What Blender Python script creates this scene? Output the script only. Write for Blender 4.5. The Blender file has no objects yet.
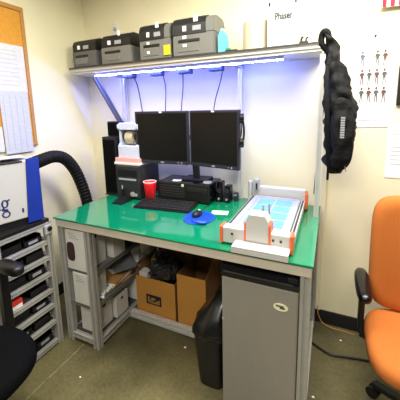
import bpy, bmesh, math, random
from mathutils import Vector, Matrix, noise
random.seed(7)
sc = bpy.context.scene
COL = sc.collection
PI = math.pi

# ------------------------------------------------------------------ helpers
def lin(c):
    c /= 255.0
    return c/12.92 if c <= 0.04045 else ((c+0.055)/1.055)**2.4

def rgb(r, g, b): return (lin(r), lin(g), lin(b), 1)

def mat(name, col, rough=0.5, metal=0.0, var=0.0, vscale=8.0, bump=0.0, bscale=60.0,
        coat=0.0, emit=None, estr=0.0, stretch=None, spec=None, alpha=1.0, trans=0.0):
    m = bpy.data.materials.new(name); m.use_nodes = True
    nt = m.node_tree; b = nt.nodes['Principled BSDF']
    b.inputs['Base Color'].default_value = rgb(*col)
    b.inputs['Roughness'].default_value = rough
    b.inputs['Metallic'].default_value = metal
    b.inputs['Coat Weight'].default_value = coat
    if spec is not None: b.inputs['Specular IOR Level'].default_value = spec
    if trans: b.inputs['Transmission Weight'].default_value = trans
    if emit:
        b.inputs['Emission Color'].default_value = rgb(*emit)
        b.inputs['Emission Strength'].default_value = estr
    tc = nt.nodes.new('ShaderNodeTexCoord')
    src = tc.outputs['Object']
    if stretch:
        mp = nt.nodes.new('ShaderNodeMapping'); mp.inputs['Scale'].default_value = stretch
        nt.links.new(src, mp.inputs['Vector']); src = mp.outputs['Vector']
    if var:
        n = nt.nodes.new('ShaderNodeTexNoise'); n.inputs['Scale'].default_value = vscale
        n.inputs['Detail'].default_value = 5
        nt.links.new(src, n.inputs['Vector'])
        r = nt.nodes.new('ShaderNodeValToRGB')
        base = rgb(*col)
        r.color_ramp.elements[0].position = 0.3; r.color_ramp.elements[1].position = 0.7
        r.color_ramp.elements[0].color = tuple(max(0, c*(1-var)) for c in base[:3]) + (1,)
        r.color_ramp.elements[1].color = tuple(min(1, c*(1+var)) for c in base[:3]) + (1,)
        nt.links.new(n.outputs['Fac'], r.inputs['Fac'])
        nt.links.new(r.outputs['Color'], b.inputs['Base Color'])
    if bump:
        n2 = nt.nodes.new('ShaderNodeTexNoise'); n2.inputs['Scale'].default_value = bscale
        n2.inputs['Detail'].default_value = 3
        nt.links.new(src, n2.inputs['Vector'])
        bp = nt.nodes.new('ShaderNodeBump'); bp.inputs['Strength'].default_value = bump
        bp.inputs['Distance'].default_value = 0.01
        nt.links.new(n2.outputs['Fac'], bp.inputs['Height'])
        nt.links.new(bp.outputs['Normal'], b.inputs['Normal'])
    return m

M = {}
M['wall'] = mat('cream_wall_paint', (232, 224, 188), 0.75, var=0.03, vscale=2.0, bump=0.05, bscale=120)
M['base'] = mat('black_rubber_baseboard', (20, 20, 22), 0.5)
M['alu'] = mat('aluminium_extrusion', (172, 169, 161), 0.42, 0.25, var=0.06, vscale=20)
M['alulight'] = mat('pale_anodised_aluminium', (214, 212, 206), 0.4, 0.35, var=0.05, vscale=15)
M['edge'] = mat('shelf_edge_aluminium', (196, 193, 186), .4, .3)
M['mwhite'] = mat('machine_white_enamel', (188, 186, 181), .4)
M['rail'] = mat('tray_rail_aluminium', (172, 170, 164), .4, .35)
M['paper2'] = mat('pinned_paper', (206, 205, 198), .85, var=.05, vscale=30)
M['faint'] = mat('faint_grey_ink', (176, 177, 178), .8)
M['brace'] = mat('dark_grey_aluminium', (84, 86, 94), .45, .4)
M['apron'] = mat('pale_beige_metal', (205, 196, 178), 0.45, 0.1, var=0.04)
M['mat'] = mat('green_antistatic_mat', (4, 120, 80), 0.09, var=0.05, vscale=3, coat=0.5)
M['shelfdark'] = mat('dark_shelf_panel', (52, 50, 50), 0.5)
M['white'] = mat('white_plastic', (220, 217, 212), 0.4)
M['paper'] = mat('white_paper', (236, 236, 234), 0.8)
M['carton'] = mat('white_carton', (206, 203, 194), 0.75, var=0.05, vscale=10)
M['cartonside'] = mat('white_carton_print', (170, 168, 160), 0.75)
M['cream'] = mat('cream_carton', (200, 189, 160), 0.7)
M['black'] = mat('black_plastic', (12, 12, 13), 0.45)
M['blackgloss'] = mat('glossy_black_plastic', (9, 9, 12), 0.22)
M['screen'] = mat('black_screen_glass', (7, 7, 9), 0.35, spec=0.3)
M['bezel'] = mat('dark_blue_grey_bezel', (38, 39, 52), 0.35)
M['dkgrey'] = mat('dark_grey_plastic', (38, 38, 41), 0.5)
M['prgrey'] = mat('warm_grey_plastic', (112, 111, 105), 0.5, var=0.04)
M['prgrey2'] = mat('darker_grey_plastic', (88, 88, 85), 0.5, var=0.04)  # darker grey plastic, body of the leftmost label printer
M['prdark'] = mat('charcoal_plastic', (24, 23, 24), 0.45)
M['ltgrey'] = mat('light_grey_plastic', (160, 160, 162), 0.45)
M['yellow'] = mat('yellow_paper', (238, 226, 30), 0.8)
M['bluebox'] = mat('sky_blue_carton', (92, 178, 226), 0.5)
M['green'] = mat('green_plastic', (40, 140, 80), 0.5)
M['ink'] = mat('black_ink', (24, 22, 26), 0.7)
M['greyink'] = mat('grey_ink', (150, 148, 150), 0.7)
M['navy'] = mat('navy_ink', (28, 34, 92), 0.6)
M['blue'] = mat('royal_blue_vinyl', (14, 44, 138), 0.45, var=0.05)
M['red'] = mat('red_plastic', (226, 24, 40), 0.35)
M['orangeplastic'] = mat('orange_plastic', (232, 100, 48), 0.4)
M['pcb'] = mat('pale_blue_circuit_film', (92, 156, 200), 0.35)
M['pcblight'] = mat('silver_stencil', (164, 169, 190), 0.35, 0.2)
M['steel'] = mat('brushed_steel_door', (156, 151, 142), 0.42, 0.35, var=0.04, vscale=4, stretch=(40, 40, 1))
M['badge'] = mat('cream_badge', (232, 228, 190), 0.4)
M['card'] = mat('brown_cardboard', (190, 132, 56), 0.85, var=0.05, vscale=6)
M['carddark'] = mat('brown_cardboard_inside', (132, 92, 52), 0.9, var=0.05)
M['cork'] = mat('cork', (206, 144, 50), 0.9, var=0.1, vscale=60, bump=0.1, bscale=150)
M['corkframe'] = mat('oak_frame', (178, 130, 66), 0.6, var=0.1, stretch=(1, 1, 12))
M['fabric'] = mat('orange_fabric', (184, 102, 36), 0.9, var=0.06, vscale=140, bump=0.15, bscale=300)
M['blkfabric'] = mat('black_fabric', (10, 10, 11), 0.9, var=0.1, vscale=60, bump=0.2, bscale=200, spec=.08)
M['nylon'] = mat('black_nylon', (12, 12, 13), 0.75, var=0.2, vscale=20, bump=0.5, bscale=50, spec=.2)
M['bag'] = mat('black_bin_liner', (14, 14, 15), 0.3)
M['duct'] = mat('black_hose', (15, 14, 14), 0.6, spec=.2)
M['bluepad'] = mat('blue_gel', (22, 70, 190), 0.3)
M['pink'] = mat('pink_paper', (240, 170, 170), 0.8)
M['lilac'] = mat('pale_blue_white_plastic', (206, 212, 236), 0.45)
M['flagred'] = mat('flag_red', (178, 24, 40), 0.8)
M['flagwhite'] = mat('flag_white', (244, 240, 236), 0.8)
M['tape'] = mat('worn_floor_tape', (126, 116, 84), 0.8, var=0.35, vscale=30)
M['gold'] = mat('figure_brown_ink', (96, 66, 52), 0.8)
M['goldgreen'] = mat('figure_olive_ink', (84, 82, 70), 0.8)
M['paleblue'] = mat('figure_blue_ink', (150, 184, 214), 0.8)
M['figgrey'] = mat('figure_grey_ink', (90, 96, 112), 0.8)
M['led'] = mat('led_diode', (200, 215, 255), 0.3, emit=(100, 117, 255), estr=340.0)
M['greypaper'] = mat('grey_printed_paper', (190, 192, 194), 0.8, var=0.12, vscale=40, stretch=(1, 1, 8))
M['tan'] = mat('tan_envelope', (176, 134, 74), 0.85)
M['film'] = mat('grey_antistatic_bag', (120, 120, 122), 0.35, 0.2, var=0.2, vscale=20)
M['redlabel'] = mat('red_label', (214, 52, 40), 0.6)
M['adapter'] = mat('dark_blue_black_plastic', (30, 36, 66), 0.4)

def floor_mat():
    m = bpy.data.materials.new('worn_concrete_floor'); m.use_nodes = True
    nt = m.node_tree; b = nt.nodes['Principled BSDF']
    tc = nt.nodes.new('ShaderNodeTexCoord')
    n = nt.nodes.new('ShaderNodeTexNoise'); n.inputs['Scale'].default_value = 1.6; n.inputs['Detail'].default_value = 8
    nt.links.new(tc.outputs['Object'], n.inputs['Vector'])
    r = nt.nodes.new('ShaderNodeValToRGB')
    e = r.color_ramp.elements
    e[0].position = 0.32; e[0].color = rgb(52, 48, 31)
    e[1].position = 0.72; e[1].color = rgb(120, 112, 76)
    nt.links.new(n.outputs['Fac'], r.inputs['Fac'])
    v = nt.nodes.new('ShaderNodeTexNoise'); v.inputs['Scale'].default_value = 45; v.inputs['Detail'].default_value = 3
    nt.links.new(tc.outputs['Object'], v.inputs['Vector'])
    r2 = nt.nodes.new('ShaderNodeValToRGB')
    r2.color_ramp.elements[0].position = 0.35; r2.color_ramp.elements[0].color = (0.82, 0.82, 0.82, 1)
    r2.color_ramp.elements[1].position = 0.65; r2.color_ramp.elements[1].color = (1.1, 1.1, 1.1, 1)
    nt.links.new(v.outputs['Fac'], r2.inputs['Fac'])
    mx = nt.nodes.new('ShaderNodeMix'); mx.data_type = 'RGBA'; mx.blend_type = 'MULTIPLY'
    mx.inputs['Factor'].default_value = 1
    nt.links.new(r.outputs['Color'], mx.inputs[6]); nt.links.new(r2.outputs['Color'], mx.inputs[7])
    nt.links.new(mx.outputs[2], b.inputs['Base Color'])
    b.inputs['Roughness'].default_value = 0.42
    return m
M['floor'] = floor_mat()

ORIG = {}
def T(name, label, cat, loc, group=None, rz=0.0, rot=None):
    o = bpy.data.objects.new(name, None); COL.objects.link(o)
    o.empty_display_size = 0.05
    o.location = loc; o.rotation_euler = rot if rot else (0, 0, rz)
    o['label'] = label; o['category'] = cat
    if group: o['group'] = group
    ORIG[o] = Vector(loc)
    return o

def mk(name, bm, m, smooth=False):
    me = bpy.data.meshes.new(name)
    bmesh.ops.recalc_face_normals(bm, faces=bm.faces)
    bm.to_mesh(me); bm.free()
    o = bpy.data.objects.new(name, me); COL.objects.link(o)
    me.materials.append(M[m] if isinstance(m, str) else m)
    if smooth:
        for p in me.polygons: p.use_smooth = True
        mod = None
    return o

def P(name, bm, m, parent, smooth=False, local=False, label=None):
    root = parent
    while root.parent: root = root.parent
    if not local:
        bmesh.ops.translate(bm, verts=bm.verts, vec=-ORIG[root])
    o = mk(name, bm, m, smooth); o.parent = parent
    if label: o['label'] = label
    return o

def S(name, label, cat, bm, m, loc=(0, 0, 0), group=None, smooth=False):
    bmesh.ops.translate(bm, verts=bm.verts, vec=-Vector(loc))
    o = mk(name, bm, m, smooth); o.location = loc
    o['label'] = label; o['category'] = cat
    if group: o['group'] = group
    ORIG[o] = Vector(loc)
    return o

def ST(name, bm, m):
    o = mk(name, bm, m); o['kind'] = 'structure'; ORIG[o] = Vector((0, 0, 0)); return o

def NB(): return bmesh.new()

def box(bm, x0, x1, y0, y1, z0, z1, bev=0.0, mtx=None, seg=2):
    t = bmesh.new()
    bmesh.ops.create_cube(t, size=1)
    bmesh.ops.scale(t, vec=(x1-x0, y1-y0, z1-z0), verts=t.verts)
    bmesh.ops.translate(t, vec=((x0+x1)/2, (y0+y1)/2, (z0+z1)/2), verts=t.verts)
    if bev: bmesh.ops.bevel(t, geom=t.edges[:], offset=bev, segments=seg, affect='EDGES', profile=0.5)
    if mtx: bmesh.ops.transform(t, matrix=mtx, verts=t.verts)
    me = bpy.data.meshes.new('t'); t.to_mesh(me); t.free(); bm.from_mesh(me); bpy.data.meshes.remove(me)
    return bm

def prism(bm, poly, axis, a0, a1, mtx=None):
    """poly: 2-D points in the other two axes (cyclic order y,z for x ; x,z for y ; x,y for z)"""
    def v3(p, a):
        return {'x': (a, p[0], p[1]), 'y': (p[0], a, p[1]), 'z': (p[0], p[1], a)}[axis]
    A = [bm.verts.new(v3(p, a0)) for p in poly]; B = [bm.verts.new(v3(p, a1)) for p in poly]
    n = len(poly)
    for i in range(n): bm.faces.new((A[i], A[(i+1) % n], B[(i+1) % n], B[i]))
    bm.faces.new(A[::-1]); bm.faces.new(B)
    if mtx: bmesh.ops.transform(bm, matrix=mtx, verts=A+B)
    return bm

def slotpoly(c1, c2, s, slots=True):
    h = s/2; w = s*0.16; d = s*0.24
    pts = []
    for k in range(4):
        loc = [(-h, -h), (-w, -h), (-w, -h+d), (w, -h+d), (w, -h)] if slots else [(-h, -h)]
        a = k*PI/2; ca, sa = math.cos(a), math.sin(a)
        pts += [(c1+x*ca-y*sa, c2+x*sa+y*ca) for x, y in loc]
    return pts

def ext(bm, axis, a0, a1, c1, c2, s=0.045):
    return prism(bm, slotpoly(c1, c2, s), axis, a0, a1)

def frame_to(p0, p1):
    z = (Vector(p1)-Vector(p0)); L = z.length; z.normalize()
    up = Vector((0, 0, 1)) if abs(z.z) < 0.95 else Vector((0, 1, 0))
    x = up.cross(z).normalized(); y = z.cross(x)
    m = Matrix((x, y, z)).transposed().to_4x4(); m.translation = Vector(p0)
    return m, L

def extpp(bm, p0, p1, s=0.04):
    m, L = frame_to(p0, p1)
    return prism(bm, slotpoly(0, 0, s), 'z', 0, L, m)

def barpp(bm, p0, p1, w, h, bev=0):
    m, L = frame_to(p0, p1)
    return box(bm, -w/2, w/2, -h/2, h/2, 0, L, bev, m)

def cyl(bm, p0, p1, r0, r1=None, seg=20):
    if r1 is None: r1 = r0
    m, L = frame_to(p0, p1)
    A = []; B = []
    for i in range(seg):
        a = 2*PI*i/seg
        A.append(bm.verts.new(m @ Vector((r0*math.cos(a), r0*math.sin(a), 0))))
        B.append(bm.verts.new(m @ Vector((r1*math.cos(a), r1*math.sin(a), L))))
    for i in range(seg): bm.faces.new((A[i], A[(i+1) % seg], B[(i+1) % seg], B[i]))
    bm.faces.new(A[::-1]); bm.faces.new(B)
    return bm

def lathe(bm, cx, cy, prof, seg=24, close=True):
    rings = []
    for r, z in prof:
        rings.append([bm.verts.new((cx+r*math.cos(2*PI*i/seg), cy+r*math.sin(2*PI*i/seg), z)) for i in range(seg)])
    for k in range(len(rings)-1):
        for i in range(seg):
            bm.faces.new((rings[k][i], rings[k][(i+1) % seg], rings[k+1][(i+1) % seg], rings[k+1][i]))
    if close:
        bm.faces.new(rings[0][::-1]); bm.faces.new(rings[-1])
    return bm

def spline(pts, n=8):
    pts = [Vector(p) for p in pts]
    P_ = [pts[0]*2-pts[1]] + pts + [pts[-1]*2-pts[-2]]
    out = []
    for i in range(1, len(P_)-2):
        a, b, c, d = P_[i-1:i+3]
        for k in range(n):
            t = k/n
            out.append(0.5*((2*b)+(c-a)*t+(2*a-5*b+4*c-d)*t*t+(-a+3*b-3*c+d)*t**3))
    out.append(pts[-1])
    return out

def tube(bm, pts, r, seg=8, n=8, rf=None):
    path = spline(pts, n) if n else [Vector(p) for p in pts]
    rings = []; N = None
    for i, p in enumerate(path):
        t = (path[min(i+1, len(path)-1)]-path[max(i-1, 0)]).normalized()
        if N is None:
            N = t.orthogonal().normalized()
        else:
            N = (N - t*N.dot(t)).normalized()
        B = t.cross(N)
        rr = rf(i/(len(path)-1), i) if rf else r
        rings.append([bm.verts.new(p+N*rr*math.cos(2*PI*k/seg)+B*rr*math.sin(2*PI*k/seg)) for k in range(seg)])
    for a, b in zip(rings, rings[1:]):
        for k in range(seg): bm.faces.new((a[k], a[(k+1) % seg], b[(k+1) % seg], b[k]))
    bm.faces.new(rings[0][::-1]); bm.faces.new(rings[-1])
    return bm

def loft(bm, rings, seg=28, p=2.0, wob=0.0, mtx=None, scale=9.0, sub=0):
    """rings: (z, cx, cy, rx, ry) super-ellipses stacked in z"""
    R = []
    if sub:
        o = []
        for a_, b_ in zip(rings, rings[1:]):
            for k in range(sub): o.append(tuple(u+(v-u)*k/sub for u, v in zip(a_, b_)))
        rings = o+[rings[-1]]
    for z, cx, cy, rx, ry in rings:
        L = []
        for i in range(seg):
            a = 2*PI*i/seg; c, s = math.cos(a), math.sin(a)
            x = cx+rx*math.copysign(abs(c)**(2/p), c); y = cy+ry*math.copysign(abs(s)**(2/p), s)
            v = Vector((x, y, z))
            if wob:
                w = noise.noise(v*scale)
                v += Vector((c, s, 0))*w*wob
            L.append(bm.verts.new(mtx @ v if mtx else v))
        R.append(L)
    for a, b in zip(R, R[1:]):
        for k in range(seg): bm.faces.new((a[k], a[(k+1) % seg], b[(k+1) % seg], b[k]))
    bm.faces.new(R[0][::-1]); bm.faces.new(R[-1])
    return bm

def sheet(bm, c, ux, uy, w, h, t=0.0015, curl=0.0, n=6):
    """thin paper: centre, unit axes, size"""
    c, ux, uy = Vector(c), Vector(ux).normalized(), Vector(uy).normalized(); nz = ux.cross(uy)
    top = []; bot = []
    for i in range(n+1):
        ra = []; rb = []
        for j in range(2):
            u = (i/n-0.5); v = j-0.5
            p = c+ux*u*w+uy*v*h+nz*(curl*4*u*u)
            ra.append(bm.verts.new(p+nz*t)); rb.append(bm.verts.new(p))
        top.append(ra); bot.append(rb)
    for i in range(n):
        bm.faces.new((top[i][0], top[i+1][0], top[i+1][1], top[i][1]))
        bm.faces.new((bot[i][0], bot[i][1], bot[i+1][1], bot[i+1][0]))
        for j in (0, 1):
            bm.faces.new((top[i][j], bot[i][j], bot[i+1][j], top[i+1][j]))
    bm.faces.new((top[0][0], top[0][1], bot[0][1], bot[0][0]))
    bm.faces.new((top[n][0], bot[n][0], bot[n][1], top[n][1]))
    return bm

def lettering(name, s, size, loc, xdir, ydir, m, parent, depth=0.0006, bold=0.0, width=None):
    cu = bpy.data.curves.new('t', 'FONT'); cu.body = s; cu.size = size; cu.extrude = depth; cu.offset = bold
    t = bpy.data.objects.new('t', cu); COL.objects.link(t)
    bpy.context.view_layer.update()
    dg = bpy.context.evaluated_depsgraph_get()
    me = bpy.data.meshes.new_from_object(t.evaluated_get(dg))
    bpy.data.objects.remove(t); bpy.data.curves.remove(cu)
    bm = bmesh.new(); bm.from_mesh(me); bpy.data.meshes.remove(me)
    if width:
        xs = [v.co.x for v in bm.verts]; k = width/(max(xs)-min(xs))
        bmesh.ops.scale(bm, vec=(k, 1, 1), verts=bm.verts)
    x = Vector(xdir).normalized(); y = Vector(ydir).normalized(); z = x.cross(y)
    mt = Matrix((x, y, z)).transposed().to_4x4(); mt.translation = Vector(loc)
    bmesh.ops.transform(bm, matrix=mt, verts=bm.verts)
    return P(name, bm, m, parent)

def ellipsoid(bm, c, r, sub=2, wob=0, sc_=12):
    t = bmesh.new(); bmesh.ops.create_icosphere(t, subdivisions=sub, radius=1)
    for v in t.verts:
        q = v.co.copy()
        k = 1 + (wob*noise.noise(q*sc_*0.2+Vector(c)*5) if wob else 0)
        v.co = Vector((c[0]+q.x*r[0]*k, c[1]+q.y*r[1]*k, c[2]+q.z*r[2]*k))
    me = bpy.data.meshes.new('t'); t.to_mesh(me); t.free(); bm.from_mesh(me); bpy.data.meshes.remove(me)
    return bm

H = 1.034          # bench top
SZ = 2.212         # top of overhead shelf
WY = 0.98          # back wall
LX = -0.55         # left wall

# ------------------------------------------------------------------ setting
bm = NB(); box(bm, LX-0.15, 5.0, -4.0, WY+0.15, -0.1, 0); ST('floor', bm, 'floor')
bm = NB(); box(bm, LX-0.15, 5.0, WY, WY+0.15, 0, 3.12); ST('wall_back', bm, 'wall')
bm = NB(); box(bm, LX-0.15, LX, -4.0, WY, 0, 3.12); ST('wall_left', bm, 'wall')
bm = NB(); box(bm, LX-0.15, 5.0, -4.0, WY+0.15, 3.12, 3.22); ST('ceiling', bm, 'white')
bm = NB(); box(bm, LX, 5.0, WY-0.012, WY, 0, 0.118, 0.004); ST('baseboard_back', bm, 'base')
bm = NB(); box(bm, LX, LX+0.012, -4.0, WY-0.012, 0, 0.118, 0.004); ST('baseboard_left', bm, 'base')
bm = NB(); box(bm, 1.80, 1.842, WY-0.018, WY, 0.118, 3.0, 0.004); ST('trim_1', bm, 'wall')
bm = NB()
for k in range(26):
    y0 = -1.6 + k*0.062
    box(bm, 0.153+random.uniform(-.003, .003), 0.166+random.uniform(-.003, .003), y0, y0+0.062, 0, 0.0015)
ST('trim_2', bm, 'tape')

# ------------------------------------------------------------------ workbench
wb = T('workbench', 'aluminium-framed workbench with glossy green top and overhead shelf against the back wall', 'workbench', (0.9, 0.45, 0))
bm = NB(); box(bm, -0.008, 1.808, -0.012, 0.935, 1.022, H, 0.003); P('tabletop', bm, 'mat', wb, label='glossy green tabletop')
bm = NB(); box(bm, 0.0, 1.8, 0.0, 0.035, 0.962, 1.022, 0.003); P('apron', bm, 'apron', wb, label='pale beige front apron')
bm = NB(); box(bm, 0.0, 0.035, 0.035, 0.93, 0.962, 1.022); box(bm, 1.765, 1.8, 0.035, 0.93, 0.962, 1.022); box(bm, 0.035, 1.765, 0.895, 0.93, 0.962, 1.022)
P('underframe', bm, 'alu', wb)
s = 0.052; h = s/2
for lx, ly in ((h, 0.04+h-.03), (0.316-h, 0.04+h-.03), (1.8-h, 0.04+h-.03), (h, 0.93-h), (0.316-h, 0.82), (1.8-h, 0.93-h)):
    bm = NB(); ext(bm, 'z', 0.0, 0.962, lx, ly, s); P('leg', bm, 'alu', wb)
# lower rails
bm = NB(); ext(bm, 'x', s, 0.316-s, 0.036, 0.05, 0.042); P('lower_rail', bm, 'alu', wb)
bm = NB(); ext(bm, 'x', 0.316, 1.75, 0.41, 0.042, 0.05); P('lower_rail', bm, 'alulight', wb)
bm = NB(); ext(bm, 'y', 0.062, 0.88, 1.8-h, 0.045, 0.045); P('lower_rail', bm, 'alu', wb)
bm = NB(); ext(bm, 'y', 0.062, 0.79, 0.316-h, 0.045, 0.05); P('lower_rail', bm, 'alu', wb)
bm = NB(); ext(bm, 'y', 0.062, 0.88, h, 0.045, 0.045); P('lower_rail', bm, 'alu', wb)
# bay shelves at the left end
for z in (0.612, 0.335, 0.062):
    bm = NB()
    if z > 0.1:
        ext(bm, 'x', s, 0.316-s, 0.036, z+0.005, 0.032)
        ext(bm, 'y', 0.062, 0.79, 0.316-h, z+0.005, 0.032)
        ext(bm, 'y', 0.062, 0.88, h, z+0.005, 0.032)
    box(bm, s-0.01, 0.316-s+0.01, 0.05, 0.85, z+0.006, z+0.02)
    P('bay_shelf', bm, 'prgrey' if z > 0.1 else 'shelfdark', wb)
# uprights + overhead shelf
for x, y, z0 in ((-0.03+0.0, 0.905, 0.6), (1.163, 0.905, H), (1.785, 0.69, H)):
    bm = NB()
    if x < 0.0: ext(bm, 'z', z0, 2.14, x-0.005, y+0.02, 0.045)
    else: ext(bm, 'z', z0, 2.14, x, y, 0.032)
    P('upright', bm, 'alulight', wb)
bm = NB(); extpp(bm, (-0.175, 0.69, 2.125), (-0.06, 0.90, 1.66), 0.04); P('brace', bm, 'brace', wb)
for x in (-0.035, 1.163):
    bm = NB(); ext(bm, 'y', 0.735, 0.95, x, 2.142, 0.036); P('bracket', bm, 'alu', wb)
bm = NB()
box(bm, -0.457, 1.778, 0.695, 0.972, 2.160, SZ, 0.002)
sh = P('overhead_shelf', bm, 'alulight', wb)
bm = NB(); ext(bm, 'x', -0.457, 1.778, 0.678, 2.195, 0.034); ext(bm, 'x', -0.457, 1.778, 0.678, 2.170, 0.022); P('shelf_edge', bm, 'edge', sh)
bm = NB(); box(bm, -0.455, 1.776, 0.656, 0.97, SZ, SZ+0.005); box(bm, -0.455, 1.776, 0.656, 0.661, SZ-0.007, SZ); P('shelf_liner', bm, 'shelfdark', sh, label='thin dark top surface')
bm = NB(); box(bm, -0.20, 1.53, 0.714, 0.73, 2.138, 2.160); ls = P('light_strip', bm, 'white', sh, label='strip of blue-white diodes under the shelf')
bm = NB()
for k in range(58):
    x = -0.19+k*0.0298
    box(bm, x, x+0.018, 0.716, 0.728, 2.132, 2.138)
P('diodes', bm, 'led', ls)

# ------------------------------------------------------------------ printers on the shelf
def printer(x0, w, hgt, label, kind):
    t = T('label_printer', label, 'printer', (x0+w/2, 0.82, SZ+0.005), 'label printers on the overhead shelf')
    z0 = SZ+0.005; y0, y1 = 0.695, 0.955
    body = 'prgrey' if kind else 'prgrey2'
    # side profile (y,z)
    lo = [(y0, z0+.006), (y0, z0+hgt*.56), (y1, z0+hgt*.56), (y1, z0+.006)]
    bm = NB(); prism(bm, lo, 'x', x0, x0+w); bmesh.ops.bevel(bm, geom=bm.edges[:], offset=0.006, segments=2, affect='EDGES')
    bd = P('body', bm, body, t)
    hi = [(y0+.004, z0+hgt*.56), (y0+.004, z0+hgt*.80), (y0+.025, z0+hgt*.93), (y0+.07, z0+hgt), (y1-.06, z0+hgt), (y1-.02, z0+hgt*.93), (y1-.004, z0+hgt*.75), (y1-.004, z0+hgt*.56)]
    bm = NB(); prism(bm, hi, 'x', x0+.004, x0+w-.004); bmesh.ops.bevel(bm, geom=bm.edges[:], offset=0.005, segments=2, affect='EDGES')
    ld = P('lid', bm, 'prdark' if kind < 2 else 'prgrey', t)
    if kind >= 2:
        fw = w*.80
        fp = [(y0-.004, z0+hgt*.55), (y0-.004, z0+hgt*.80), (y0+.018, z0+hgt*.95), (y0+.065, z0+hgt*1.02), (y0+.13, z0+hgt*1.02), (y0+.13, z0+hgt*.95), (y0+.02, z0+hgt*.6), (y0+.02, z0+hgt*.55)]
        bm = NB(); prism(bm, fp, 'x', x0+.002, x0+fw); P('front_hood', bm, 'prdark', t)
    # mouth
    bm = NB(); box(bm, x0+w*.14, x0+w*.66, y0-.006, y0+.02, z0+hgt*.36, z0+hgt*.43, .002); P('label_slot', bm, 'black', t)
    bm = NB(); box(bm, x0+w*.13, x0+w*.64, y0-.004, y0+.01, z0+hgt*.12, z0+hgt*.34, .003); P('front_panel', bm, 'prgrey', t)
    bm = NB(); box(bm, x0+w*.50, x0+w*.70, y0-.008, y0+.002, z0+hgt*.62, z0+hgt*.74, .002); P('button_panel', bm, 'ltgrey', t)
    bm = NB(); box(bm, x0+w*.26, x0+w*.35, y0-.007, y0+.002, z0+hgt*.63, z0+hgt*.76); P('sticker', bm, 'paper', t)
    bm = NB()
    for fx in (x0+.03, x0+w-.03):
        for fy in (y0+.03, y1-.03): cyl(bm, (fx, fy, z0), (fx, fy, z0+.008), .01, seg=10)
    P('foot', bm, 'black', t)
    return t, x0, w, hgt, y0, z0
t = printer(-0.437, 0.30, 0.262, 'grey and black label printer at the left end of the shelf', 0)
t = printer(-0.080, 0.33, 0.268, 'grey and black label printer second from the left end of the shelf', 1)
bm = NB(); box(bm, -0.08+.33*.56, -0.08+.33*.62, .715, .722, SZ+.238, SZ+.29); P('sticker', bm, 'paper', t[0])
t, x0, w, hg, y0, z0 = printer(0.345, 0.30, 0.292, 'grey label printer with a yellow note on its lower front', 2)
bm = NB(); box(bm, .345+.30*.80, .345+.30*1.0, y0-.008, y0-.004, z0+.03, z0+.105); P('sticky_note', bm, 'yellow', t, label='yellow sticky note')
for a, b in ((.45, .50), (.20, .25)):
    bm = NB(); box(bm, x0+w*.26, x0+w*.34, y0-.009, y0-.004, z0+hg*a-.006, z0+hg*b); P('sticker', bm, 'paper', t)
bm = NB(); box(bm, x0+w*.54, x0+w*.64, y0+.0, y0+.006, z0+hg*.86, z0+hg*1.0, mtx=None); P('sticker', bm, 'paper', t)
t, x0, w, hg, y0, z0 = printer(0.668, 0.355, 0.300, 'largest grey label printer beside the small blue carton', 2)
for a, b in ((.44, .52), (.24, .31)):
    bm = NB(); box(bm, x0+w*.26, x0+w*.35, y0-.009, y0-.004, z0+hg*a, z0+hg*b); P('sticker', bm, 'paper', t)
bm = NB(); box(bm, x0+w*.52, x0+w*.62, y0+.0, y0+.008, z0+hg*.84, z0+hg*1.0); P('sticker', bm, 'paper', t)

# other things on the shelf
zs = SZ+.005
t = T('carton', 'small sky blue carton standing right of the largest printer', 'box', (1.075, .75, zs))
bm = NB(); prism(bm, [(1.048, zs), (1.104, zs), (1.104, zs+.13), (1.085, zs+.165), (1.067, zs+.165), (1.048, zs+.13)], 'y', .71, .79); P('body', bm, 'bluebox', t)
bm = NB(); box(bm, 1.066, 1.086, .72, .78, zs+.165, zs+.178); P('cap', bm, 'white', t)
t = T('tape_dispenser', 'small green and black dispenser lying on the shelf left of the cream roll', 'tape dispenser', (1.155, .72, zs))
bm = NB(); box(bm, 1.11, 1.20, .69, .74, zs, zs+.016, .003); P('base', bm, 'black', t)
bm = NB(); box(bm, 1.115, 1.145, .695, .735, zs+.016, zs+.03, .003); P('clip', bm, 'green', t)
t = T('label_roll', 'wide cream roll of blank labels standing on the shelf', 'label roll', (1.318, .79, zs))
bm = NB(); lathe(bm, 1.318, .79, [(.094, zs), (.096, zs+.005), (.096, zs+.198), (.092, zs+.203), (.035, zs+.203), (.034, zs+.19)], 32); P('label_paper', bm, 'cream', t, smooth=False)
bm = NB(); lathe(bm, 1.318, .79, [(.034, zs+.02), (.034, zs+.206), (.028, zs+.206), (.028, zs+.02)], 24); P('core', bm, 'tan', t)
t = T('carton', 'tall white carton with black lettering on the shelf', 'box', (1.52, .80, zs))
bm = NB(); box(bm, 1.418, 1.618, .70, .92, zs, zs+.335, .002); P('body', bm, mat('glossy_white_carton', (190, 188, 182), .6), t)
lettering('lettering', 'Phaser', .062, (1.468, .6985, zs+.180), (1, 0, 0), (0, 0, 1), 'ink', t, bold=.0012, width=.115)
bm = NB()
for k in range(10):
    box(bm, 1.470+k*.0112, 1.470+k*.0112+.008, .6988, .70, zs+.135, zs+.146)
P('small_print', bm, 'greyink', t)
bm = NB(); box(bm, 1.425, 1.438, .6985, .70, zs+.27, zs+.295); box(bm, 1.598, 1.61, .6985, .70, zs+.27, zs+.32); P('printed_mark', bm, 'ink', t)
bm = NB(); box(bm, 1.416, 1.418, .70, .715, zs, zs+.25); P('seam_tape', bm, 'dkgrey', t)
t = T('cable_plug', 'small black cable plug lying near the right end of the shelf', 'plug', (1.66, .72, zs))
bm = NB(); box(bm, 1.632, 1.688, .70, .74, zs, zs+.024, .005); P('plug_body', bm, 'black', t)
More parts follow.
